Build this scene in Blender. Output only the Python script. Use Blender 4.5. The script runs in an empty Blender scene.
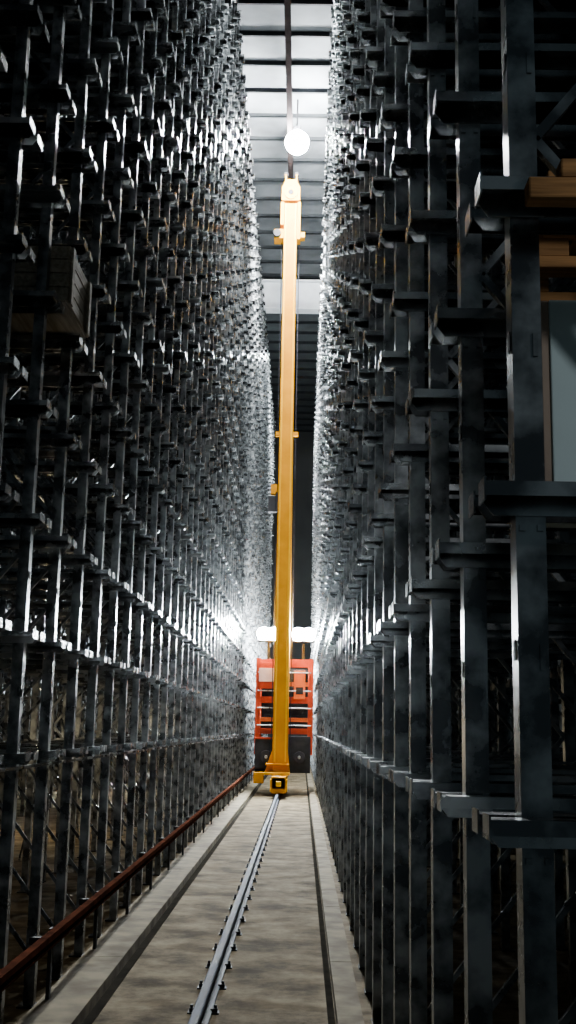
import bpy, bmesh, math, random
from mathutils import Vector, Matrix
random.seed(4)
S=bpy.context.scene
EYE=1.6

# ---------------------------------------------------------------- materials
def mat(name,c1,c2=None,rough=0.5,metal=0.0,scale=6.0,rvar=0.15,bump=0.0,emit=None,detail=6,stretch=(1,1,1),lo=.35,hi=.65,spec=.5):
    m=bpy.data.materials.new(name); m.use_nodes=True
    nt=m.node_tree; N=nt.nodes; L=nt.links
    b=N['Principled BSDF']
    b.inputs['Metallic'].default_value=metal
    b.inputs['Specular IOR Level'].default_value=spec
    tc=N.new('ShaderNodeTexCoord'); mp=N.new('ShaderNodeMapping')
    mp.inputs['Scale'].default_value=stretch
    L.new(tc.outputs['Object'],mp.inputs['Vector'])
    nz=N.new('ShaderNodeTexNoise'); nz.inputs['Scale'].default_value=scale; nz.inputs['Detail'].default_value=detail
    L.new(mp.outputs['Vector'],nz.inputs['Vector'])
    cr=N.new('ShaderNodeValToRGB')
    cr.color_ramp.elements[0].position=lo; cr.color_ramp.elements[1].position=hi
    c2=c2 or tuple(x*0.6 for x in c1)
    cr.color_ramp.elements[0].color=(*c2,1); cr.color_ramp.elements[1].color=(*c1,1)
    L.new(nz.outputs['Fac'],cr.inputs['Fac']); L.new(cr.outputs['Color'],b.inputs['Base Color'])
    mr=N.new('ShaderNodeMapRange'); mr.inputs['To Min'].default_value=max(0.05,rough-rvar); mr.inputs['To Max'].default_value=min(1,rough+rvar)
    L.new(nz.outputs['Fac'],mr.inputs['Value']); L.new(mr.outputs['Result'],b.inputs['Roughness'])
    if bump>0:
        bp=N.new('ShaderNodeBump'); bp.inputs['Strength'].default_value=bump; bp.inputs['Distance'].default_value=0.02
        L.new(nz.outputs['Fac'],bp.inputs['Height']); L.new(bp.outputs['Normal'],b.inputs['Normal'])
    if emit:
        b.inputs['Emission Color'].default_value=(*emit[0],1); b.inputs['Emission Strength'].default_value=emit[1]
    return m

M_STEEL=mat('rack_steel',(.36,.375,.38),(.085,.09,.095),rough=.29,metal=.96,scale=8,lo=.42,hi=.64)
M_STEELF=mat('rack_steel_rail',(.40,.415,.42),(.10,.105,.11),rough=.26,metal=.96,scale=6,lo=.42,hi=.62)
M_RAIL=mat('rail_steel',(.07,.085,.125),(.028,.034,.045),rough=.8,metal=.0,scale=14,stretch=(1,.2,1),spec=.12)
M_DARK=mat('dark_steel',(.03,.03,.034),(.018,.018,.02),rough=.7,metal=.0,spec=.15)
M_GAP=mat('cable_channel',(.03,.027,.022),(.015,.014,.012),rough=.95,spec=.0)
M_CURB=mat('curb_concrete',(.25,.215,.155),(.11,.092,.066),rough=.95,scale=5,bump=.3,spec=.02)
M_YEL=mat('crane_yellow',(.56,.225,.0),(.46,.18,.0),rough=.55,scale=3,spec=.04)
M_YEL2=mat('crane_yellow_light',(.74,.37,.0),(.64,.31,.0),rough=.5,scale=3,spec=.06)
M_RED=mat('carriage_red',(.60,.055,.008),(.40,.035,.005),rough=.5,scale=4,spec=.3)
M_ORNG=mat('carriage_orange',(.80,.16,.02),(.65,.11,.015),rough=.5,scale=4,spec=.3)
M_SILV=mat('galvanised_pipe',(.6,.6,.6),(.4,.4,.4),rough=.3,metal=.8,scale=10)
M_BLACK=mat('machine_black',(.02,.02,.022),(.01,.01,.01),rough=.5,spec=.2)
M_PINK=mat('sign_white',(.80,.62,.58),(.7,.5,.46),rough=.5)
M_CU=mat('conductor_redbrown',(.09,.030,.017),(.038,.016,.011),rough=.9,scale=8,spec=.0)
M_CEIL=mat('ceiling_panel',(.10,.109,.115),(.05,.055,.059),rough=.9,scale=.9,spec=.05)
M_CEIL_FALLOFF=mat('ceiling_falloff_panel',(.06,.068,.07),(.04,.045,.048),rough=.85,scale=1.5,spec=.05)  # ceiling panel again, light falloff painted in as a darker colour
M_PURL=mat('purlin_grey',(.022,.024,.026),(.014,.016,.018),rough=.8,spec=.05)
M_RUST=mat('guide_rail_dark',(.011,.009,.009),(.007,.006,.006),rough=.95,spec=.0)
M_BEAM=mat('header_white',(.75,.78,.8),(.6,.62,.65),rough=.6,scale=2)
M_WALL=mat('wall_paint',(.03,.033,.033),(.018,.02,.02),rough=.9,scale=1)
M_WOOD=mat('pallet_wood',(.50,.27,.11),(.26,.14,.06),rough=.8,scale=9,stretch=(.4,6,6),bump=.3,spec=.1)
M_WOODD=mat('crate_wood',(.46,.40,.31),(.26,.22,.165),rough=.8,scale=8,stretch=(5,.4,5),bump=.3,spec=.1)
M_BOX=mat('carton_pale',(.66,.80,.80),(.56,.70,.70),rough=.8,scale=3)
M_BOXE=mat('carton_edge',(.42,.33,.26),(.32,.25,.2),rough=.85,scale=5)
M_LAMP=mat('lamp_glass',(1,1,1),(1,1,1),emit=((.97,.99,1.0),4000))
M_LAMP2=mat('lamp_glass_work',(1,1,1),(1,1,1),emit=((.95,.99,1.0),3200))

def floor_mat():
    m=bpy.data.materials.new('floor_concrete'); m.use_nodes=True
    nt=m.node_tree; N=nt.nodes; L=nt.links; b=N['Principled BSDF']
    tc=N.new('ShaderNodeTexCoord')
    n1=N.new('ShaderNodeTexNoise'); n1.inputs['Scale'].default_value=2.2; n1.inputs['Detail'].default_value=10; n1.inputs['Roughness'].default_value=.75
    L.new(tc.outputs['Object'],n1.inputs['Vector'])
    mp=N.new('ShaderNodeMapping'); mp.inputs['Scale'].default_value=(1.6,2.4,1); L.new(tc.outputs['Object'],mp.inputs['Vector'])
    n2=N.new('ShaderNodeTexNoise'); n2.inputs['Scale'].default_value=1.4; n2.inputs['Detail'].default_value=7
    L.new(mp.outputs['Vector'],n2.inputs['Vector'])
    c=N.new('ShaderNodeValToRGB'); c.color_ramp.elements[0].position=.38; c.color_ramp.elements[1].position=.62
    c.color_ramp.elements[0].color=(.060,.047,.030,1); c.color_ramp.elements[1].color=(.235,.19,.125,1)
    L.new(n1.outputs['Fac'],c.inputs['Fac'])
    c2=N.new('ShaderNodeValToRGB'); c2.color_ramp.elements[0].position=.36; c2.color_ramp.elements[1].position=.52
    c2.color_ramp.elements[0].color=(.45,.41,.35,1); c2.color_ramp.elements[1].color=(1,1,1,1)
    L.new(n2.outputs['Fac'],c2.inputs['Fac'])
    mx=N.new('ShaderNodeMix'); mx.data_type='RGBA'; mx.blend_type='MULTIPLY'; mx.inputs[0].default_value=.9
    L.new(c.outputs['Color'],mx.inputs[6]); L.new(c2.outputs['Color'],mx.inputs[7])
    L.new(mx.outputs[2],b.inputs['Base Color'])
    b.inputs['Roughness'].default_value=.95; b.inputs['Specular IOR Level'].default_value=.02
    bp=N.new('ShaderNodeBump'); bp.inputs['Strength'].default_value=.4; bp.inputs['Distance'].default_value=.02
    L.new(n1.outputs['Fac'],bp.inputs['Height']); L.new(bp.outputs['Normal'],b.inputs['Normal'])
    return m
M_FLOOR=floor_mat()

# ---------------------------------------------------------------- mesh builder
class MB:
    def __init__(s,mats): s.bm=bmesh.new(); s.mats=mats
    def box(s,x0,x1,y0,y1,z0,z1,m=0,M=None):
        c=[Vector((x,y,z)) for x in(x0,x1) for y in(y0,y1) for z in(z0,z1)]
        if M: c=[M@v for v in c]
        v=[s.bm.verts.new(p) for p in c]
        for f in((0,1,3,2),(4,6,7,5),(0,4,5,1),(2,3,7,6),(0,2,6,4),(1,5,7,3)):
            fc=s.bm.faces.new([v[i] for i in f]); fc.material_index=m
    def prism(s,pts,axis,a0,a1,m=0):
        def P(p,a):
            if axis=='x': return (a,p[0],p[1])
            if axis=='y': return (p[0],a,p[1])
            return (p[0],p[1],a)
        A=[s.bm.verts.new(P(p,a0)) for p in pts]; B=[s.bm.verts.new(P(p,a1)) for p in pts]
        n=len(pts)
        fs=[s.bm.faces.new(A[::-1]),s.bm.faces.new(B)]
        for i in range(n): fs.append(s.bm.faces.new([A[i],A[(i+1)%n],B[(i+1)%n],B[i]]))
        for f in fs: f.material_index=m
    def cyl(s,c,r,h,axis='z',m=0,seg=20,r2=None):
        r2=r if r2 is None else r2
        M=Matrix.Translation(c)
        if axis=='x': M=M@Matrix.Rotation(math.pi/2,4,'Y')
        if axis=='y': M=M@Matrix.Rotation(-math.pi/2,4,'X')
        g=bmesh.ops.create_cone(s.bm,cap_ends=True,segments=seg,radius1=r,radius2=r2,depth=h,matrix=M)
        for v in g['verts']:
            for f in v.link_faces: f.material_index=m
    def sph(s,c,r,m=0,sc=(1,1,1)):
        g=bmesh.ops.create_uvsphere(s.bm,u_segments=20,v_segments=12,radius=r,matrix=Matrix.Translation(c)@Matrix.Diagonal((*sc,1)))
        for v in g['verts']:
            for f in v.link_faces: f.material_index=m
    def bar(s,p,q,w,m=0):
        p=Vector(p);q=Vector(q);d=q-p
        M=Matrix.Translation(p)@d.to_track_quat('Z','Y').to_matrix().to_4x4()
        s.box(-w/2,w/2,-w/2,w/2,0,d.length,m,M)
    def obj(s,name,parent=None,bevel=0):
        bmesh.ops.recalc_face_normals(s.bm,faces=s.bm.faces[:])
        me=bpy.data.meshes.new(name); s.bm.to_mesh(me); s.bm.free()
        for m in s.mats: me.materials.append(m)
        o=bpy.data.objects.new(name,me); S.collection.objects.link(o)
        if parent: o.parent=parent
        if bevel:
            b=o.modifiers.new('bevel','BEVEL'); b.width=bevel; b.segments=2
        return o
def empty(name,loc=(0,0,0)):
    e=bpy.data.objects.new(name,None); S.collection.objects.link(e); e.location=loc; return e

# ---------------------------------------------------------------- room shell
Y0,Y1=-4,58
XL,XR=-9.5,8.0
CH=17.0
b=MB([M_FLOOR]); b.box(XL,XR,Y0,Y1,-.2,0); b.obj('floor')
b=MB([M_CEIL,M_CEIL_FALLOFF]); b.box(XL,XR,Y0,38,CH,CH+.15,0); b.box(XL,XR,38,Y1,CH,CH+.15,1); b.obj('ceiling')  # stretch beyond the girder coloured darker to stand in for light falloff
b=MB([M_WALL]); b.box(XL-.2,XL,Y0,Y1,-.2,CH+.15); b.obj('wall_left')
b=MB([M_WALL]); b.box(XR,XR+.2,Y0,Y1,-.2,CH+.15); b.obj('wall_right')
b=MB([M_WALL]); b.box(XL-.2,XR+.2,Y1,Y1+.2,-.2,CH+.15); b.obj('wall_back')

b=MB([M_PURL])
y=Y0+.5
while y<Y1-.5:
    b.box(XL,XR,y,y+.02,CH-.10,CH-.002); b.box(XL,XR,y,y+.07,CH-.10,CH-.085)
    y+=1.15
b.obj('roof_purlins')
b=MB([M_BEAM]); 
b.box(XL,XR,37.2,37.3,CH-1.15,CH-.11); b.box(XL,XR,37.0,37.5,CH-1.17,CH-1.13)
b.box(XL,XR,37.0,37.5,CH-.16,CH-.11)
b.obj('roof_girder')

b=MB([M_CURB]); y=Y0
while y<55:
    L=2.4; b.box(-1.45,-1.17,y+.006,y+L-.006,0,.07); y+=L
b.obj('trim_1')
b=MB([M_CURB]); y=Y0
while y<55:
    L=2.4; b.box(.22,.36,y+.006,y+L-.006,0,.07); y+=L
b.obj('trim_2')
b=MB([M_GAP])
b.box(-1.165,-1.11,Y0,55,0,.006); b.box(.175,.215,Y0,55,0,.006)
b.obj('trim_3')

# ---------------------------------------------------------------- racks
PITCH=.74; LEV=[1.44+.64*k for k in range(0,23)]; TOP=15.9; DEP=1.1
def rack(name,x,s,y0,n,lowties=(),FW=.10):
    b=MB([M_STEEL,M_STEELF,M_DARK])
    def bx(xa,xb,*a,m=0):
        xa*=s; xb*=s
        b.box(min(xa,xb),max(xa,xb),*a,m)
    w=.032; h=.030
    for px in(0,DEP):
        bx(px-h,px-h+.004,-w,w,0,TOP); bx(px+h-.004,px+h,-w,w,0,TOP)
        bx(px-h+.004,px+h-.004,-w,-w+.004,0,TOP)
        bx(px-.035,px+.06,-.06,.06,0,.01,m=2)
    for z in LEV:
        for sg in(-1,1):
            ya=sg*w; yb=sg*(w+.005)
            y_a,y_b=min(ya,yb),max(ya,yb)
            pts=[(-.100*s,z),(-.100*s,z-.022),(-.075*s,z-.055),((DEP+.06)*s,z-.055),((DEP+.06)*s,z)]
            b.prism(pts,'y',y_a,y_b,1)
            yc=sg*(w+FW)
            bx(-.100,DEP+.06,min(ya,yc),max(ya,yc),z-.004,z+.001,m=1)
            yd=sg*(w+FW-.004)
            bx(-.100,DEP+.06,min(yc,yd),max(yc,yd),z-.028,z-.004,m=1)
            bx(-.104,-.100,min(ya,yc),max(ya,yc),z-.036,z+.010,m=1)
        for q in(-.018,.018):
            bx(-h-.007,-h,q-.006,q+.006,z-.03,z-.018)
            bx(q-.006,q+.006,-w-.007,-w,z-.085,z-.073)
        bx(-h-.002,-h,-.012,.012,z+.30,z+.34,m=2)
        bx(.012,.022,-w-.004,-w,z+.28,z+.33)
    k=0; z=.3
    while z<TOP-1.3:
        a,c=((.03,DEP-.03) if k%2==0 else (DEP-.03,.03))
        b.bar((a*s,0,z),(c*s,0,z+1.28),.022)
        z+=1.28;k+=1
    o=b.obj(name); o.location=(x,y0,0)
    md=o.modifiers.new('array','ARRAY'); md.use_relative_offset=False; md.use_constant_offset=True
    md.constant_offset_displace=(0,PITCH,0); md.count=n
    b=MB([M_STEELF])
    Ly=(n-1)*PITCH
    for i,z in enumerate(LEV):
        if i%3==1:
            xx=(DEP+.065)*s; b.box(min(xx,xx+.03*s),max(xx,xx+.03*s),0,Ly,z-.13,z-.07)
    for z in lowties:
        xx=-.036*s; b.box(min(xx,xx-.015*s),max(xx,xx-.015*s),0,Ly,z-.082,z-.066)
    y=0
    while y<Ly-3:
        for zz in range(0,5):
            xx=(DEP+.07)*s
            b.bar((xx,y,.3+zz*3),(xx,y+2.96,3.3+zz*3),.015); b.bar((xx,y+2.96,.3+zz*3),(xx,y,3.3+zz*3),.015)
        y+=2.96*4
    b.obj('longitudinal_ties',parent=o)
    return o
NF=72
YS=2.26-4*PITCH
rack('storage_rack',-1.54,-1,YS+.2,NF,lowties=(1.44,),FW=.11)
rack('storage_rack',.452,1,2.26,NF-4,lowties=(),FW=.075)
rack('storage_rack',-4.85,-1,YS+.3,NF)
rack('storage_rack',1.98,1,YS+.1,NF)

# ---------------------------------------------------------------- crane rail with clips
RX=-.53
b=MB([M_RAIL,M_DARK])
prof=[(-.05,0),(.05,0),(.05,.01),(.012,.018),(.01,.07),(.026,.078),(.026,.1),(.02,.107),(-.02,.107),(-.026,.1),(-.026,.078),(-.01,.07),(-.012,.018),(-.05,.01)]
b.prism([(RX+p[0],p[1]+.008) for p in prof],'y',Y0,54,0)
y=Y0+.3
while y<54:
    b.box(RX-.09,RX+.09,y-.035,y+.035,0,.008,1)
    for sg in(-1,1):
        b.box(RX+sg*.06-.02,RX+sg*.06+.02,y-.02,y+.02,.008,.028,1)
        b.cyl((RX+sg*.068,y,.034),.009,.02,'z',1,8)
    y+=.62
b.obj('floor_rail')

# overhead guide rail
b=MB([M_RUST])
b.box(RX-.07,RX+.07,1,54,16.30,16.33); b.box(RX-.012,RX+.012,1,54,16.15,16.30); b.box(RX-.06,RX+.06,1,54,16.12,16.15)
y=1.5
while y<54:
    b.box(RX-.05,RX+.05,y,y+.08,16.33,CH-.10); y+=2.3
b.obj('overhead_guide_rail')

# conductor bar along left rack
b=MB([M_CU,M_DARK])
cx=-1.37
b.box(cx-.022,cx+.022,Y0,54,.425,.46,0); b.box(cx-.03,cx-.015,Y0,54,.395,.425,1); b.box(cx-.02,cx+.015,Y0,54,.383,.395,0)
y=Y0+.4
while y<54:
    b.box(cx-.05,cx-.03,y,y+.05,.07,.45,1); b.box(cx-.16,cx-.05,y,y+.05,.36,.40,1); y+=1.48
b.obj('conductor_bar')

# ---------------------------------------------------------------- stacker crane
C=empty('stacker_crane')
MX=-.5; MY=27.6
b=MB([M_YEL,M_YEL2,M_DARK])
h0,h1=.45,15.25
w0,w1=.185,.165
def taper(b,x,w0,w1,ya,yb,z0,z1,m):
    v=[b.bm.verts.new(p) for p in((x-w0,ya,z0),(x+w0,ya,z0),(x+w0,yb,z0),(x-w0,yb,z0),(x-w1,ya,z1),(x+w1,ya,z1),(x+w1,yb,z1),(x-w1,yb,z1))]
    for f in((0,3,2,1),(4,5,6,7),(0,1,5,4),(1,2,6,5),(2,3,7,6),(3,0,4,7)):
        b.bm.faces.new([v[i] for i in f]).material_index=m
taper(b,MX,w0,w1,MY,MY+.5,h0,h1,0)
for sg in(-1,1):
    b.box(MX+sg*.13-.022,MX+sg*.13+.022,MY-.035,MY-.001,.8,15.1,1)
b.obj('mast',C,.008)
b=MB([M_YEL,M_DARK,M_YEL2])
b.box(MX-.24,MX+.24,MY-.12,MY+.75,15.15,15.55,0)
b.prism([(MX-.24,15.55),(MX+.24,15.55),(MX+.13,15.78),(MX-.13,15.78)],'y',MY-.05,MY+.6,0)
for sg in(-1,1):
    b.box(MX+sg*.14-.02,MX+sg*.14+.02,MY,MY+.55,15.7,15.95,0)
    b.cyl((MX+sg*.14,MY+.1,15.98),.06,.1,'z',1,16); b.cyl((MX+sg*.14,MY+.45,15.98),.06,.1,'z',1,16)
b.cyl((MX,MY-.13,15.36),.18,.06,'y',0,24); b.cyl((MX,MY-.165,15.36),.07,.03,'y',1,16)
b.box(MX+.17,MX+.26,MY-.05,MY+.3,14.1,15.15,0)
b.box(MX-.26,MX-.17,MY-.05,MY+.3,14.5,15.15,0)
b.obj('mast_head',C,.01)
b=MB([M_YEL,M_DARK,M_RED])
b.box(MX-.42,MX-.17,MY+.0,MY+.4,14.15,14.4,0); b.cyl((MX-.34,MY-.03,14.27),.1,.1,'y',1,16)
b.box(MX+.26,MX+.38,MY+.05,MY+.3,14.2,14.35,0)
b.obj('hoist_sheave_bracket',C,.008)
b=MB([M_YEL,M_DARK])
b.box(MX-.27,MX-.17,MY+.05,MY+.2,8.85,8.95,0); b.box(MX+.17,MX+.30,MY+.05,MY+.2,8.85,8.95,0)
b.box(MX-.42,MX-.22,MY+.1,MY+.3,6.9,7.3,1); b.box(MX-.36,MX-.2,MY+.1,MY+.3,7.35,7.6,0)
b.box(MX-.24,MX-.17,MY+.1,MY+.2,6.9,7.4,1)
b.obj('limit_switch_brackets',C)
b=MB([M_DARK])
for dx in(.0,.3):
    b.box(MX+.22,MX+.24,MY+.55+dx,MY+.58+dx,.8,15.1)
z=1.0
while z<15: b.box(MX+.22,MX+.24,MY+.55,MY+.88,z,z+.025); z+=.3
b.cyl((MX-.22,MY+.3,8),.012,14,'z',0,8); b.cyl((MX-.22,MY+.36,8),.012,14,'z',0,8)
b.obj('ladder_and_cables',C)
b=MB([M_YEL,M_DARK,M_YEL2])
b.box(MX-.16,MX+.16,MY-1.1,MY+3.2,.22,.48,0)
b.box(MX-.38,MX+.24,MY-.15,MY+.65,.50,.56,2)
b.box(MX-.34,MX+.22,MY-.1,MY+.6,.72,.76,0)
b.prism([(MX-.36,.56),(MX-.18,.56),(MX-.18,1.1)],'y',MY+.1,MY+.14,0)
b.prism([(MX+.18,.56),(MX+.24,.56),(MX+.18,1.1)],'y',MY+.1,MY+.14,0)
b.box(MX-.17,MX+.17,MY-1.1,MY-.6,.13,.5,0)
for yy in(MY-.85,MY+2.9):
    b.cyl((RX,yy,.32),.2,.1,'x',1,24)
b.box(MX-.2,MX-.17,MY-1.05,MY-.65,.16,.44,2); b.box(MX+.17,MX+.2,MY-1.05,MY-.65,.16,.44,2)
b.box(MX-.06,MX+.06,MY-1.16,MY-1.1,.28,.4,2)
b.box(MX-.62,MX-.38,MY-.1,MY+.3,.3,.55,0)
b.obj('base_truck',C,.012)
b=MB([M_RED,M_BLACK,M_PINK,M_DARK,M_ORNG,M_SILV])
CX0,CX1=-1.15,.28; CY0,CY1=28.35,29.6
for x in(CX0,CX1-.12):
    for yy in(CY0,CY1-.1):
        b.box(x,x+.12,yy,yy+.1,.95,3.3,0)
for z,h,mm in((3.08,.2,0),(2.62,.1,4),(2.2,.16,0),(1.75,.1,4),(1.45,.14,0)):
    b.box(CX0+.12,CX1-.12,CY0+.01,CY0+.08,z,z+h,mm); b.box(CX0,CX0+.08,CY0+.1,CY1-.1,z,z+h,0); b.box(CX1-.08,CX1,CY0+.1,CY1-.1,z,z+h,0)
for z in(1.66,2.08,2.5,2.95):
    b.cyl(((CX0+CX1)/2,CY0-.03,z),.016,CX1-CX0-.1,'x',5,10)
b.box(CX0+.14,CX1-.14,CY0+.3,CY0+.34,1.45,3.05,1)
b.box(CX0+.1,CX0+.62,CY0-.06,CY0+.0,2.55,3.2,0)
b.box(CX0+.08,CX0+.5,CY0-.09,CY0-.06,2.72,3.05,2)
b.box(CX0+.95,CX1-.2,CY0-.04,CY0+.0,2.3,3.0,4)
b.box(CX0+1.0,CX1-.25,CY0-.05,CY0-.04,2.42,2.6,3)
for z in(1.45,1.95,2.38): b.cyl((CX0+.35,CY0+.12,z+.1),.09,.12,'y',3,16); b.cyl((CX1-.3,CY0+.12,z+.1),.08,.12,'y',3,16)
b.obj('lift_carriage',C,.006)
b=MB([M_BLACK,M_RED,M_DARK,M_SILV])
b.box(CX0+.02,MX-.2,CY0-.1,CY0+.9,.62,1.35,0); b.box(MX+.2,CX1-.05,CY0-.05,CY0+.9,.55,1.4,0)
b.cyl((CX0+.3,CY0-.12,.9),.16,.1,'y',2,20); b.cyl((CX1-.32,CY0-.08,.9),.14,.1,'y',2,20)
b.cyl((CX0+.3,CY0-.18,.9),.04,.04,'y',3,12); b.cyl((CX1-.32,CY0-.14,.9),.04,.04,'y',3,12)
b.box(CX0+.0,CX0+.5,CY0-.12,CY0-.1,1.32,1.37,1)
b.box(CX0+.02,CX1-.05,CY0+.0,CY0+.9,.52,.6,2)
b.obj('drive_cabinet',C,.01)
b=MB([M_DARK,M_RED])
for x in(-.85,.02):
    b.box(x-.03,x+.03,CY0+.02,CY0+.08,3.28,3.72,0)
    b.box(x-.28,x+.28,CY0-.10,CY0+.12,3.71,3.74,0); b.box(x-.28,x+.28,CY0+.1,CY0+.13,3.74,4.06,0)
b.obj('work_lamp_housings',C)
b=MB([M_LAMP2])
for x in(-.85,.02):
    b.cyl((x-.13,CY0+.03,3.91),.16,.12,'y',0,24); b.cyl((x+.13,CY0+.03,3.91),.16,.12,'y',0,24)
b.obj('work_lamp_glass',C)

def light(name,kind,loc,power,color,size=.2,rot=None,spot=None,parent=None):
    d=bpy.data.lights.new(name,kind); d.energy=power; d.color=color
    if kind in('POINT','SPOT'): d.shadow_soft_size=size
    if kind=='SPOT' and spot: d.spot_size=math.radians(spot); d.spot_blend=.6
    o=bpy.data.objects.new(name,d); S.collection.objects.link(o); o.location=loc
    if rot: o.rotation_euler=rot
    if parent: o.parent=parent
    return o
for x in(-.85,.02): light('work_lamp_light','POINT',(x,CY0-.0,4.18),4500,(.86,.96,1),.08,parent=C)

# ---------------------------------------------------------------- ceiling lamp
E=empty('high_bay_lamp')
b=MB([M_LAMP]); b.sph((-.34,25.6,15.75),.29,0); b.obj('bulb',E)
b=MB([M_DARK]); b.cyl((-.34,25.6,16.09),.1,.12,'z',0,16); b.cyl((-.34,25.6,16.5),.02,.80,'z',0,8); b.obj('stem',E)
light('bulb_light','POINT',(-.34,25.6,15.75),21000,(.90,.98,1),.31,parent=E)

def unseen_highbay(x,y,p):
    e=empty('unseen_high_bay_lamp')
    b=MB([M_DARK]); b.cyl((x,y,15.95),.22,.2,'z',0,24,r2=.07); b.cyl((x,y,16.48),.02,.85,'z',0,8); b.obj('unseen_lamp_shade',e)
    light('unseen_spot_light','SPOT',(x,y,15.8),p,(.88,.97,1),.12,(0,0,0),165,parent=e)
unseen_highbay(-.75,42,15000)  # added lamp, kept hidden behind the mast, to light the far racks
unseen_highbay(-.1,15,2800)
light('side_aisle_lamp','POINT',(-3.8,17,1.6),100,(1,.80,.5),.12)
light('side_aisle_lamp','POINT',(-3.8,9,1.4),22,(1,.82,.5),.12)
e=empty('added_goods_fill')  # added spot with invented shade, out of view, to brighten carton and timber
lp=Vector((1.55,1.35,3.0)); tg=Vector((.95,2.45,2.42)); dr=(tg-lp).normalized()
q=dr.to_track_quat('-Z','Y')
b=MB([M_DARK]); 
Mx=Matrix.Translation(lp-dr*.06)@q.to_matrix().to_4x4()
g=bmesh.ops.create_cone(b.bm,cap_ends=False,segments=20,radius1=.10,radius2=.03,depth=.14,matrix=Mx)
b.bar(lp-dr*.13,(1.55,1.25,3.35),.015)
b.obj('unseen_lamp_shade',e)
light('bulb_light','SPOT',lp,22,(.95,.97,1),.05,q.to_euler(),75,parent=e)  # added fill light aimed at the stored goods, post outside the cone

# ---------------------------------------------------------------- stored goods
b=MB([M_BOX,M_BOXE])
z=2.084
b.box(.545,1.25,2.43,2.68,z,z+.48,0)
b.box(.525,.545,2.435,2.68,z,z+.48,1)
b.obj('carton',bevel=.003)
def pallet(x0,x1,y0,y1,z,M=M_WOOD):
    b=MB([M]); W=(x1-x0)
    for i in range(3):
        yy=y0+(y1-y0-.07)*i/2; b.box(x0,x1,yy,yy+.07,z,z+.03)
        for k in range(3):
            xx=x0+(W-.1)*k/2; b.box(xx,xx+.1,yy,yy+.07,z+.03,z+.10)
        b.box(x0,x1,yy,yy+.07,z+.10,z+.116)
    for i in range(7):
        xx=x0+(W-.1)*i/6; b.box(xx,xx+.1,y0,y1,z+.116,z+.134)
    return b.obj('wooden_pallet',bevel=.003)
pallet(.54,1.5,2.385,2.92,2.7235)
b=MB([M_WOOD]); b.box(.435,1.5,2.092,2.14,2.645,2.69); b.box(.50,.54,2.092,2.14,2.69,2.73); b.obj('timber_batten',bevel=.004)
b=MB([M_WOODD])
def crate(b,x0,x1,y0,y1,z0,z1):
    b.box(x0+.015,x1-.015,y0+.015,y1-.015,z0,z1)
    n=4;h=(z1-z0)/n
    for i in range(n):
        b.box(x0,x1,y0,y0+.014,z0+i*h+.006,z0+(i+1)*h-.006); b.box(x0,x1,y1-.014,y1,z0+i*h+.006,z0+(i+1)*h-.006)
        b.box(x1-.014,x1,y0+.016,y1-.016,z0+i*h+.006,z0+(i+1)*h-.006)
    for yy in(y0+.03,y1-.09): b.box(x1,x1+.015,yy,yy+.06,z0,z1)
yl=YS+.2+9*PITCH
crate(b,-2.5,-1.40,yl+.05,yl+.69,4.0+.014,4.36)
b.obj('wooden_crate')
b=MB([M_BOX,M_BOXE])
yc=2.26+14*PITCH
b.box(.5,1.2,yc-.66,yc-.08,2.084,2.5,0); b.box(.492,.5,yc-.66,yc-.08,2.27,2.3,1)
b.obj('carton',bevel=.004)

# ---------------------------------------------------------------- world
w=bpy.data.worlds.new('world'); S.world=w; w.use_nodes=True
bg=w.node_tree.nodes['Background']; bg.inputs[0].default_value=(.50,.70,.80,1); bg.inputs[1].default_value=.095

# ---------------------------------------------------------------- camera
F=1130
cam=bpy.data.cameras.new('camera'); co=bpy.data.objects.new('camera',cam); S.collection.objects.link(co)
cam.sensor_fit='VERTICAL'; cam.sensor_height=24; cam.lens=24*F/1024
R=Matrix.Rotation(math.radians(.87),4,'Z')@Matrix.Rotation(math.radians(90+10.82),4,'X')@Matrix.Rotation(math.radians(1.1),4,'Z')
co.matrix_world=Matrix.Translation((0,0,EYE))@R
cam.clip_start=.05; cam.clip_end=200
S.camera=co
